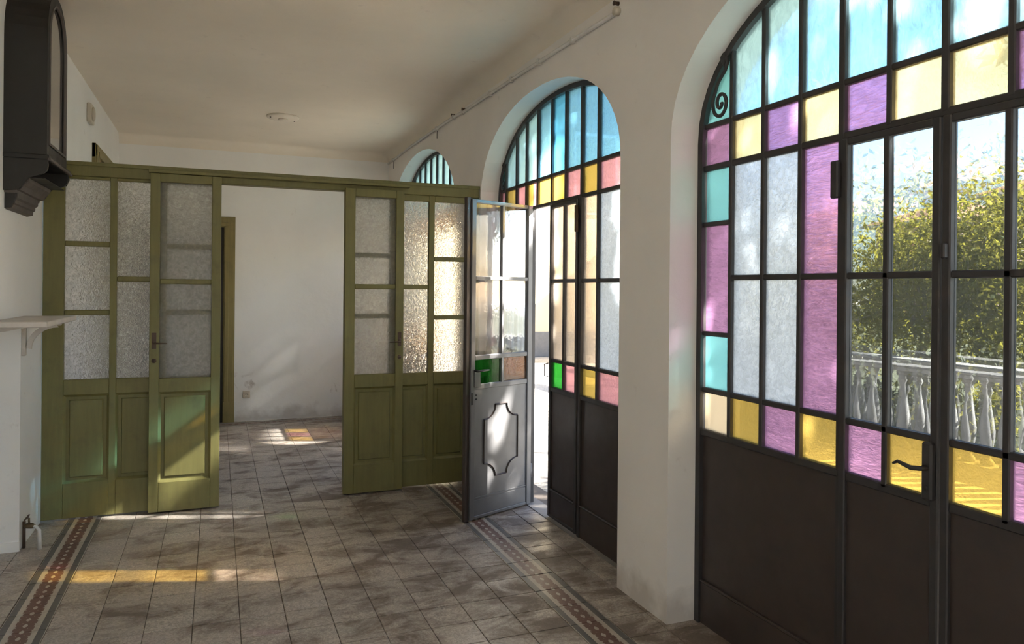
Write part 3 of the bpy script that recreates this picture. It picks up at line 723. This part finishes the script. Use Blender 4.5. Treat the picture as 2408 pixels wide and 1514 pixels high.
d6 = empty('door_6', (XL2, 7.95, 0), 'tall green framed doorway in the left wall, its head showing above the header beam', 'door', kind='structure')
architrave(d6, 'y', 7.34, 8.56, 2.84, XL2, depth=0.05)
box('door_panel', XL2, XL2 + 0.012, 7.46, 8.44, 0.0, 2.72, M['green'], d6)

# ------------------------------------------------------------------ small things
so = empty('power_socket', (0.328, YF, 0.27), 'small ivory wall socket low on the far wall', 'socket')
box('cover_plate', 0.287, 0.368, YF - 0.014, YF, 0.273, 0.357, M['socket'], so, 0.004)
lathe('socket_well', [(0.026, 0.002), (0.026, -0.004), (0.021, -0.004), (0.019, -0.001)], (0.328, YF - 0.014, 0.315), M['socket'], so, 16, 'y')
for dx in (-0.009, 0.009): lathe('pin_hole', [(0.004, 0), (0.004, -0.002)], (0.328 + dx, YF - 0.0155, 0.315), M['dark'], so, 8, 'y')
jb = empty('junction_box', (XL2, 7.15, 2.98), 'square white junction box with a round cover high on the left wall', 'junction box')
box('box_body', XL2, XL2 + 0.035, 7.04, 7.22, 2.965, 3.125, M['socket'], jb, 0.006)
lathe('round_cover', [(0.060, 0), (0.060, 0.008), (0.050, 0.014), (0.015, 0.016)], (XL2 + 0.035, 7.13, 3.045), M['socket'], jb, 20, 'x')
cr = empty('ceiling_rose', (0.59, 7.62, ZC - 0.03), 'shallow round cream fitting on the ceiling', 'ceiling fitting')
lathe('plate', [(0.155, 0.0), (0.155, -0.012), (0.140, -0.022), (0.06, -0.026)], (0.59, 7.62, ZC), M['ceiling'], cr, 32)
lathe('boss', [(0.045, 0.0), (0.045, -0.012), (0.030, -0.016)], (0.59, 7.62, ZC - 0.026), M['ceiling'], cr, 20)
for a in (0.5, 3.5): lathe('screw', [(0.008, 0), (0.007, -0.006)], (0.59 + 0.13 * math.cos(a), 7.62 + 0.13 * math.sin(a), ZC - 0.022), M['dark'], cr, 8)
cb = empty('cable_conduit', (XW, 6.3, 3.08), 'white painted cable run along the window wall under the ceiling', 'cable')
cp = [(9.18, 3.150), (8.0, 3.165), (6.98, 3.160), (6.42, 3.152), (6.15, 3.138), (4.90, 3.122), (3.48, 3.090)]
tube('conduit', [(XW - 0.014, y_, z_) for y_, z_ in cp], 0.012, M['white_pipe'], cb, 8)
for y_, z_ in ((8.9, 3.153), (6.98, 3.160), (6.42, 3.152), (6.15, 3.138), (5.45, 3.129), (5.0, 3.123), (4.5, 3.113), (4.0, 3.102)):
    box('clip', XW - 0.03, XW, y_ - 0.012, y_ + 0.012, z_ - 0.02, z_ + 0.02, M['white_pipe'], cb, 0.003)
lathe('end_cap', [(0.022, 0), (0.022, -0.03), (0.012, -0.036)], (XW, 3.47, 3.095), M['socket'], cb, 12, 'x')
for y_, z_ in ((6.98, 3.16), (8.9, 3.15)): tube('loose_wire', [(XW - 0.006, y_, z_), (XW - 0.007, y_ + 0.01, z_ - 0.05), (XW - 0.006, y_ + 0.012, z_ - 0.10)], 0.003, M['dark'], cb, 5)
for y_, z_ in ((6.44, 3.175), (6.13, 3.16), (3.475, 3.14)): lathe('peg', [(0.012, 0), (0.010, -0.02), (0.014, -0.03)], (XW, y_, z_), M['rust'], cb, 8, 'x')

# ------------------------------------------------------------------ shelf on the left wall
sh = empty('wall_shelf', (XL, 4.8, 1.374), 'worn white shelf with a curved bracket on the left wall', 'shelf')
box('board', XL, -0.812, 4.40, 5.25, 1.374, 1.404, M['marble'], sh, 0.004)
box('bracket_leg', XL, XL + 0.022, 5.185, 5.215, 1.165, 1.374, M['marble'], sh, 0.003)
bk = [(XL + 0.015, 1.215)] + [(XL + 0.015 + 0.155 * math.sin(a), 1.372 - 0.157 * math.cos(a)) for a in [math.pi / 2 * k / 8 for k in range(1, 9)]]
bk2 = [(XL + 0.040 + 0.130 * math.sin(a), 1.373 - 0.125 * math.cos(a)) for a in [math.pi / 2 * k / 8 for k in range(0, 8)]]
inner = [(XL + 0.17 - 0.145 * math.cos(a), 1.215 + 0.14 * math.sin(a)) for a in [math.pi / 2 * k / 8 for k in range(9)]]
outer = [(XL + 0.19 - 0.140 * math.cos(a), 1.205 + 0.130 * math.sin(a)) for a in [math.pi / 2 * k / 8 for k in range(9)]]
prism('bracket_brace', inner + list(reversed(outer)), 'y', 5.188, 5.212, M['marble'], sh)
box('bracket_arm', XL, XL + 0.205, 5.186, 5.214, 1.346, 1.374, M['marble'], sh, 0.003)
prism('apron', [(XL - 0.2, 1.374), (XL + 0.10, 1.374), (XL + 0.06, 1.345), (XL - 0.02, 1.328), (XL - 0.2, 1.322)], 'y', 4.9, 5.165, M['marble'], sh)

# ------------------------------------------------------------------ pipe with stop valve
gp = empty('stop_valve_pipe', (XL + 0.03, 5.2, 0), 'short white pipe with a brass stop valve by the floor', 'pipe')
tube('pipe', [(XL + 0.015, 5.22, 0.0), (XL + 0.015, 5.22, 0.16)], 0.009, M['rust'], gp, 8)
tube('pipe', [(XL + 0.015, 5.22, 0.135), (XL + 0.05, 5.20, 0.135), (XL + 0.085, 5.18, 0.135), (XL + 0.105, 5.165, 0.115), (XL + 0.108, 5.16, 0.0)], [0.009, 0.009, 0.009, 0.010, 0.012], M['white_pipe'], gp, 10)
vb = tube('valve_body', [(XL + 0.02, 5.215, 0.135), (XL + 0.035, 5.205, 0.137), (XL + 0.06, 5.195, 0.137), (XL + 0.075, 5.187, 0.135)], [0.012, 0.017, 0.017, 0.012], M['brass'], gp, 10)
tube('valve_stem', [(XL + 0.045, 5.20, 0.145), (XL + 0.045, 5.195, 0.185)], 0.006, M['brass'], gp, 8)
prism('valve_lever', [(XL + 0.020, 0.168), (XL + 0.045, 0.190), (XL + 0.05, 0.206), (XL + 0.042, 0.208), (XL + 0.018, 0.176)], 'y', 5.188, 5.200, M['rust'], gp)

# ------------------------------------------------------------------ dark glazed cabinet high on the left wall
cbx = empty('wall_cabinet', (XL, 5.03, 2.0), 'dark wooden wall cabinet with an arched glazed front, hung high on the left wall', 'cabinet')
Y0c, Y1c, XF = 4.745, 5.315, -0.885
CA = Arch(5.03, 0.285, 2.955, 0.318, 2.3)
body = [(Y0c, 2.30), (Y1c, 2.30)] + [(y_, CA.z(y_)) for y_ in reversed(CA.ys(20))]
def arch_loop(ins, zb): return [(Y0c + ins, zb), (Y1c - ins, zb)] + [(y_, CA.z(y_, ins)) for y_ in reversed(CA.ys(20, ins))]
# carcase: an arched shell, open at the front
bm = bmesh.new()
o_b = [bm.verts.new((XL, a, b)) for a, b in arch_loop(0, 2.30)]; o_f = [bm.verts.new((XF - 0.022, a, b)) for a, b in arch_loop(0, 2.30)]
i_f = [bm.verts.new((XF - 0.022, a, b)) for a, b in arch_loop(0.018, 2.32)]; i_b = [bm.verts.new((XL + 0.012, a, b)) for a, b in arch_loop(0.018, 2.32)]
k_ = len(o_b)
for A_, B_ in ((o_b, o_f), (o_f, i_f), (i_f, i_b)):
    for i in range(k_): bm.faces.new([A_[i], A_[(i + 1) % k_], B_[(i + 1) % k_], B_[i]])
bm.faces.new(o_b); bm.faces.new(list(reversed(i_b)))
bm_link('carcase', bm, M['cabinet'], cbx)
def ring_frame(name, ins0, ins1, zb0, zb1, x0, x1, mat, parent):
    bm = bmesh.new(); L = [[bm.verts.new((x, a, b)) for a, b in arch_loop(ins, zb)] for x, ins, zb in ((x0, ins0, zb0), (x1, ins0, zb0), (x1, ins1, zb1), (x0, ins1, zb1))]
    n_ = len(L[0])
    for q in range(4):
        A_, B_ = L[q], L[(q + 1) % 4]
        for i in range(n_): bm.faces.new([A_[i], A_[(i + 1) % n_], B_[(i + 1) % n_], B_[i]])
    return bm_link(name, bm, M[mat], parent)
dr = ring_frame('door_frame', 0.0, 0.055, 2.312, 2.385, XF - 0.022, XF, 'cabinet', cbx)
ring_frame('bead', 0.050, 0.062, 2.378, 2.392, XF - 0.006, XF + 0.006, 'cabinet_lit', dr)
prism('pane', arch_loop(0.055, 2.385), 'x', XF - 0.014, XF - 0.011, M['g_cab'], dr)
box('backboard', XL + 0.012, XL + 0.016, Y0c + 0.03, Y1c - 0.03, 2.33, 2.95, M['socket'], cbx)
box('ledge', XL, XF + 0.012, Y0c - 0.010, Y1c + 0.075, 2.288, 2.316, M['cabinet'], cbx, 0.004)
box('ledge_nosing', XF + 0.004, XF + 0.022, Y0c - 0.010, Y1c + 0.080, 2.283, 2.300, M['cabinet_lit'], cbx, 0.004)
cons = [(XL, 2.288), (-0.882, 2.288), (-0.880, 2.255), (-0.884, 2.232), (-0.902, 2.212), (-0.934, 2.198), (-0.968, 2.188), (-0.990, 2.160), (-1.002, 2.135), (-1.018, 2.118), (XL, 2.110)]
for (ya, yz) in ((Y0c, Y0c + 0.026), (Y1c + 0.02, Y1c + 0.046)): prism('console', cons, 'y', ya, yz, M['cabinet'], cbx)
lathe('pendant_knob', [(0.004, 0.03), (0.016, 0.02), (0.020, 0.0), (0.012, -0.018), (0.004, -0.04)], (XF - 0.01, Y1c + 0.055, 2.258), M['cabinet'], cbx, 12)
cor = [(XL, 2.185), (-0.972, 2.185), (-0.976, 2.165), (-1.000, 2.140), (-1.012, 2.116), (-1.030, 2.114), (-1.032, 2.100), (XL, 2.100)]
prism('corbel_moulding', cor, 'y', Y0c + 0.026, Y1c + 0.02, M['cabinet_lit'], cbx)
box('ledge_underside', XL, -0.90, Y0c + 0.026, Y1c + 0.02, 2.186, 2.19, M['cabinet'], cbx)
drp = [(XL, 2.100), (-1.030, 2.100), (-1.032, 2.075), (-1.045, 2.066), (-1.046, 2.046), (-1.056, 2.040), (-1.058, 2.018), (XL, 2.010)]
prism('drop_moulding', drp, 'y', Y0c + 0.06, Y1c - 0.02, M['cabinet_lit'], cbx)
prism('drop_end', [(XL, 2.100), (-1.036, 2.100), (-1.040, 2.07), (-1.046, 2.05), (-1.060, 2.022), (XL, 2.014)], 'y', Y0c + 0.035, Y0c + 0.06, M['cabinet'], cbx)

# ------------------------------------------------------------------ outside: ground, balustrade, trees, houses
def gravel():
    t = NT('gravel_ground'); p = t.pos()
    a = t.noise(p, 30.0, 6, 0.7); b = t.noise(p, 1.4, 4)
    c = t.mixc(t.ramp(a, 0.35, 0.65), (0.34, 0.30, 0.25), (0.58, 0.53, 0.45))
    c = t.mixc(t.math('MULTIPLY', t.ramp(b, 0.5, 0.7), 0.5), c, (0.22, 0.20, 0.14))
    return t.done(t.bsdf(Base_Color=c, Roughness=0.9, Normal=t.bump(a, 0.6, 0.03)))
M['gravel'] = gravel()
tag(prism('ground', [(XO, 90), (90, 90), (90, -40), (-40, -40), (-40, YB - 0.21), (XO, YB - 0.21)], 'z', -0.12, -0.03, M['gravel'], kind='structure'), 'pale gravel ground outside the doors', 'ground')
def grass():
    t = NT('garden_grass'); p = t.pos(); a = t.noise(p, 40.0, 5, 0.7)
    return t.done(t.bsdf(Base_Color=t.mixc(t.ramp(a, 0.35, 0.65), (0.035, 0.045, 0.015), (0.10, 0.10, 0.035)), Roughness=0.95, Normal=t.bump(a, 0.8, 0.05)))
M['grass'] = grass()
tag(prism('lawn', [(6.36, -15), (60, -15), (60, 60), (13, 60), (13, 13.2), (6.36, 13.2)], 'z', -0.03, -0.015, M['grass'], kind='structure'), 'rough garden grass beyond the stone balustrade', 'grass')
def leaf_mat(name, a, b, tr):
    t = NT(name); r = t.noise(t.pos(), 9.0, 2)
    c = t.mixc(t.ramp(r, 0.35, 0.65), a, b)
    d = t.bsdf(Base_Color=c, Roughness=0.8, Specular_IOR_Level=0.08)
    tl = t.n('BsdfTranslucent', {'Color': t.mixc(0.6, c, tr)})
    return t.done(t.n('MixShader', {0: 0.44, 1: d, 2: tl}))
M['leaf'] = leaf_mat('garden_leaf', (0.035, 0.052, 0.016), (0.085, 0.095, 0.026), (0.46, 0.39, 0.045))  # yellow-green leaf of the garden trees and shrubs
M['leaf_dark'] = leaf_mat('dark_leaf', (0.045, 0.075, 0.028), (0.085, 0.105, 0.035), (0.35, 0.36, 0.06))
M['bark'] = painted('grey_bark', (0.17, 0.14, 0.115), (0.09, 0.07, 0.055), 0.85, 0.6, (6, 6, 1.5))
def tree(name, base, crown, radii, n, leaf, label, seed, mat='leaf', trunk_r=0.05, hollow=0.35, stems=3, holes=None, via=None):
    rg = random.Random(seed); root = empty(name, base, label, 'tree')
    b = Vector(base); c = Vector(crown); R = Vector(radii)
    bm = bmesh.new()
    for s in range(stems):
        off = Vector((rg.uniform(-1, 1) * 0.12, rg.uniform(-1, 1) * 0.18, 0)) * (stems > 1)
        tip = c + Vector((rg.uniform(-.5, .5) * R.x, rg.uniform(-.6, .6) * R.y, rg.uniform(0.0, .5) * R.z))
        mid = Vector(via) + off if via else (b + off + tip) / 2 + Vector((rg.uniform(-.15, .15), rg.uniform(-.15, .15), -0.1))
        tube('', [b + off, b + off * 1.4 + Vector((0, 0, (mid.z - b.z) * 0.5)), mid, tip], [trunk_r, trunk_r * 0.85, trunk_r * 0.6, trunk_r * 0.2], None, None, 7, None, bm)
        for q in range(5):
            a0 = mid.lerp(tip, rg.random()); e = c + Vector([rg.gauss(0, 0.5) * R[k] for k in range(3)])
            tube('', [a0, a0.lerp(e, 0.5) + Vector((0, 0, 0.08)), e], [trunk_r * 0.35, trunk_r * 0.25, trunk_r * 0.1], None, None, 5, None, bm)
    bm_link('trunk', bm, M['bark'], root, True)
    vs, fs = [], []
    clumps = []
    for _ in range(max(10, n // 60)):
        while True:
            p = Vector([rg.uniform(-1, 1) for _ in range(3)])
            if hollow < p.length < 1: break
        clumps.append(c + Vector((p.x * R.x, p.y * R.y, p.z * R.z)))
    cr_ = 0.34 * min(R)
    for i in range(n):
        if holes is None: q = rg.choice(clumps) + Vector([rg.gauss(0, cr_) for _ in range(3)])
        else:                  # a full crown, gaps cut along the sun's path to aim its patches
            while True:
                p = Vector([rg.uniform(-1, 1) for _ in range(3)])
                if p.length < 1: break
            q = c + Vector((p.x * R.x, p.y * R.y, p.z * R.z))
            tt = q.x - 2.2; yw, zw = q.y + 0.35 * tt, q.z - 0.75 * tt; m_ = 0.03
            if any(h[0] - m_ < yw < h[1] + m_ and h[2] - m_ < zw < h[3] + m_ for h in holes): continue
        d = Vector([rg.gauss(0, 1) for _ in range(3)]).normalized(); u = d.cross(Vector([rg.gauss(0, 1) for _ in range(3)])).normalized()
        w = d.cross(u); L = leaf * rg.uniform(0.7, 1.3); H = L * 0.42
        k = len(vs)
        vs += [q - d * L / 2, q + u * H / 2 + w * H * 0.2, q + d * L / 2, q - u * H / 2 + w * H * 0.2]
        fs += [[k, k + 1, k + 2], [k, k + 2, k + 3]]
    link('foliage', vs, fs, M[mat], root, kind='stuff')
    return root
# balustrade parallel to the veranda
bal = empty('balustrade', (6.2, 6.0, -0.03), 'weathered stone balustrade across the garden outside the near arch', 'balustrade')
box('handrail', 6.09, 6.31, -1.0, 11.0, 0.875, 0.955, M['stone'], bal, 0.012)
box('handrail_moulding', 6.11, 6.29, -1.0, 11.0, 0.835, 0.875, M['stone'], bal, 0.008)
box('plinth', 6.08, 6.32, -1.0, 11.0, -0.03, 0.10, M['stone'], bal, 0.01)
bp = [(0.055, 0.10), (0.055, 0.135), (0.030, 0.16), (0.040, 0.22), (0.060, 0.32), (0.064, 0.40), (0.050, 0.50), (0.032, 0.62), (0.028, 0.70), (0.045, 0.74), (0.032, 0.77), (0.052, 0.80), (0.055, 0.836)]
first = lathe('baluster', bp, (6.2, -0.9, 0.0), M['stone'], bal, 10)
nb_ = 0
for k in range(1, 70):
    yv = -0.9 + 0.17 * k
    o = first.copy(); C.objects.link(o); o.location = first.location + Vector((0, 0.17 * k, 0))
# garden trees behind it
tree('garden_tree', (8.2, 6.6, -0.03), (8.2, 6.55, 1.75), (0.95, 0.95, 0.95), 8500, 0.10, 'bushy garden tree with forked bare stems behind the balustrade', 11, 'leaf', 0.055, 0.30, 4)
tree('garden_tree', (8.9, 5.6, -0.03), (8.7, 5.6, 1.65), (0.95, 0.85, 1.25), 11000, 0.10, 'dense garden tree reaching low behind the balustrade, furthest right', 5, 'leaf', 0.05, 0.2, 3)
tree('garden_tree', (8.6, 8.3, -0.03), (8.6, 8.2, 1.45), (0.9, 0.95, 1.0), 8000, 0.10, 'low garden tree seen through the leftmost clear panes', 23, 'leaf', 0.05, 0.25, 3)
SHRUBS = ((4.65, 6.95, .6, 'low leafy shrub behind the balustrade in the rightmost clear pane'),
          (5.6, 7.05, .5, 'low leafy shrub behind the balustrade, right of the forked garden tree'), (6.55, 6.95, .6, 'low leafy shrub behind the balustrade in the leftmost clear pane'))
for k, (yy, xx, hh, lb) in enumerate(SHRUBS):
    r_ = tree('garden_shrub', (xx, yy, -0.03), (xx, yy, 0.34 * hh / .5), (0.26, 0.36, hh * 0.72), 1300, 0.10, lb, 60 + k, 'leaf', 0.015, 0.0, 3)
    r_['category'] = 'shrub'; r_['group'] = 'shrubs behind the balustrade'
# tall trees out of frame to the right: crowns shaped to dapple the sun and aim its patches
SUN_GAPS = [(4.58, 4.80, 1.30, 2.10), (4.66, 5.02, 1.98, 2.58), (4.56, 4.74, 2.25, 2.60), (3.44, 3.78, 1.45, 2.28), (7.20, 8.02, 0.90, 1.22), (2.92, 2.97, 0.93, 1.5), (5.05, 5.2, 1.4, 1.7),
        (4.68, 4.77, 0.72, 1.02), (4.82, 4.88, 0.75, 1.05), (4.77, 4.84, 0.30, 0.50), (4.63, 4.69, 0.55, 0.7)]
tree('shade_tree', (7.6, 1.6, -0.03), (6.9, 2.3, 4.75), (1.2, 2.9, 2.0), 13000, 0.20, 'tall tree nearest the near arch that dapples the sunlight on the doors', 41, 'leaf_dark', 0.13, 0.15, 2, SUN_GAPS)
tree('shade_tree', (7.6, -3.4, -0.03), (6.9, -2.3, 4.75), (1.2, 2.7, 2.0), 9000, 0.22, 'unseen tall tree added behind the viewpoint to keep the sun off the open arch', 47, 'leaf_dark', 0.13, 0.15, 2, [])  # added out of view to block direct sun at the open arch
tree('shade_tree', (11.8, 3.2, -0.03), (11.0, 4.7, 8.6), (1.3, 2.3, 2.6), 11000, 0.20, 'taller tree further off that shades the far arched window', 43, 'leaf_dark', 0.14, 0.15, 1, SUN_GAPS, (11.5, 3.6, 6.0))
# houses
M['pink_wall'] = plaster('pink_house_wall', (0.62, 0.42, 0.36)); M['roof'] = painted('terracotta_roof', (0.46, 0.22, 0.15), (0.36, 0.20, 0.15), 0.8, 0.5, (2, 2, 2))
M['cream_wall'] = plaster('cream_house_wall', (0.72, 0.60, 0.40)); M['eave'] = painted('white_eave', (0.7, 0.68, 0.66), (0.5, 0.48, 0.46), 0.7, 0.3, (2, 2, 2))
def house(name, cx_, cy_, sx, sy, h, rh, label, wallm):
    r = empty(name, (cx_, cy_, -0.03), label, 'house')
    box('house_wall', cx_ - sx / 2, cx_ + sx / 2, cy_ - sy / 2, cy_ + sy / 2, -0.03, h, M[wallm], r)
    e = 0.7; bm = bmesh.new()
    a = [bm.verts.new((cx_ + i * (sx / 2 + e), cy_ + j * (sy / 2 + e), h)) for i, j in ((-1, -1), (1, -1), (1, 1), (-1, 1))]
    t0 = bm.verts.new((cx_, cy_ - sy / 4, h + rh)); t1 = bm.verts.new((cx_, cy_ + sy / 4, h + rh))
    for f in ([a[0], a[1], t0], [a[1], a[2], t1, t0], [a[2], a[3], t1], [a[3], a[0], t0, t1], [a[3], a[2], a[1], a[0]]): bm.faces.new(f)
    bm_link('roof', bm, M['roof'], r)
    box('eave_board', cx_ - sx / 2 - e, cx_ + sx / 2 + e, cy_ - sy / 2 - e, cy_ + sy / 2 + e, h - 0.15, h, M['eave'], r)
    for j in range(3):
        yy = cy_ - sy / 2 + sy * (j + 0.5) / 3
        w_ = box('house_window', cx_ - sx / 2 - 0.05, cx_ - sx / 2, yy - 0.5, yy + 0.5, h - 2.0, h - 0.7, M['dark'], r)
    return r
house('distant_house', 38, 25.5, 8, 4.6, 6.9, 1.5, 'distant pink house with a pale overhanging eave, right above the garden trees', 'pink_wall')
house('distant_house', 36, 32.2, 7, 5, 5.7, 1.4, 'distant pink house with a low red roof above the left garden tree', 'pink_wall')
# cream building seen through the open door
cbd = empty('cream_building', (7.5, 18.0, -0.03), 'bright cream building seen through the open iron door', 'building')
box('house_wall', 3.4, 11.6, 16.0, 22, -0.03, 7.0, M['cream_wall'], cbd)
box('plinth', 3.38, 11.62, 15.94, 16.0, -0.03, 0.55, M['stone'], cbd, 0.01)
box('shadow_wing', 9.2, 11.5, 13.6, 15.93, -0.03, 2.6, M['cream_wall'], cbd, 0.01)  # hidden wing added to cast a slanting shadow on the facade
box('shadow_wing_roof', 9.0, 11.7, 13.4, 15.93, 2.6, 2.72, M['roof'], cbd, 0.01)
box('eave_board', 2.8, 12.2, 15.2, 22.6, 7.0, 7.2, M['eave'], cbd)
for zz in (3.4,):
    for xx in (5.4, 8.6):
        f_ = box('house_window', xx - 0.6, xx + 0.6, 15.95, 16.0, zz, zz + 2.0, M['eave'], cbd, 0.01)
        box('shutter', xx - 0.52, xx + 0.52, 15.93, 15.95, zz + 0.08, zz + 1.92, M['green_trim'], f_, 0.005)
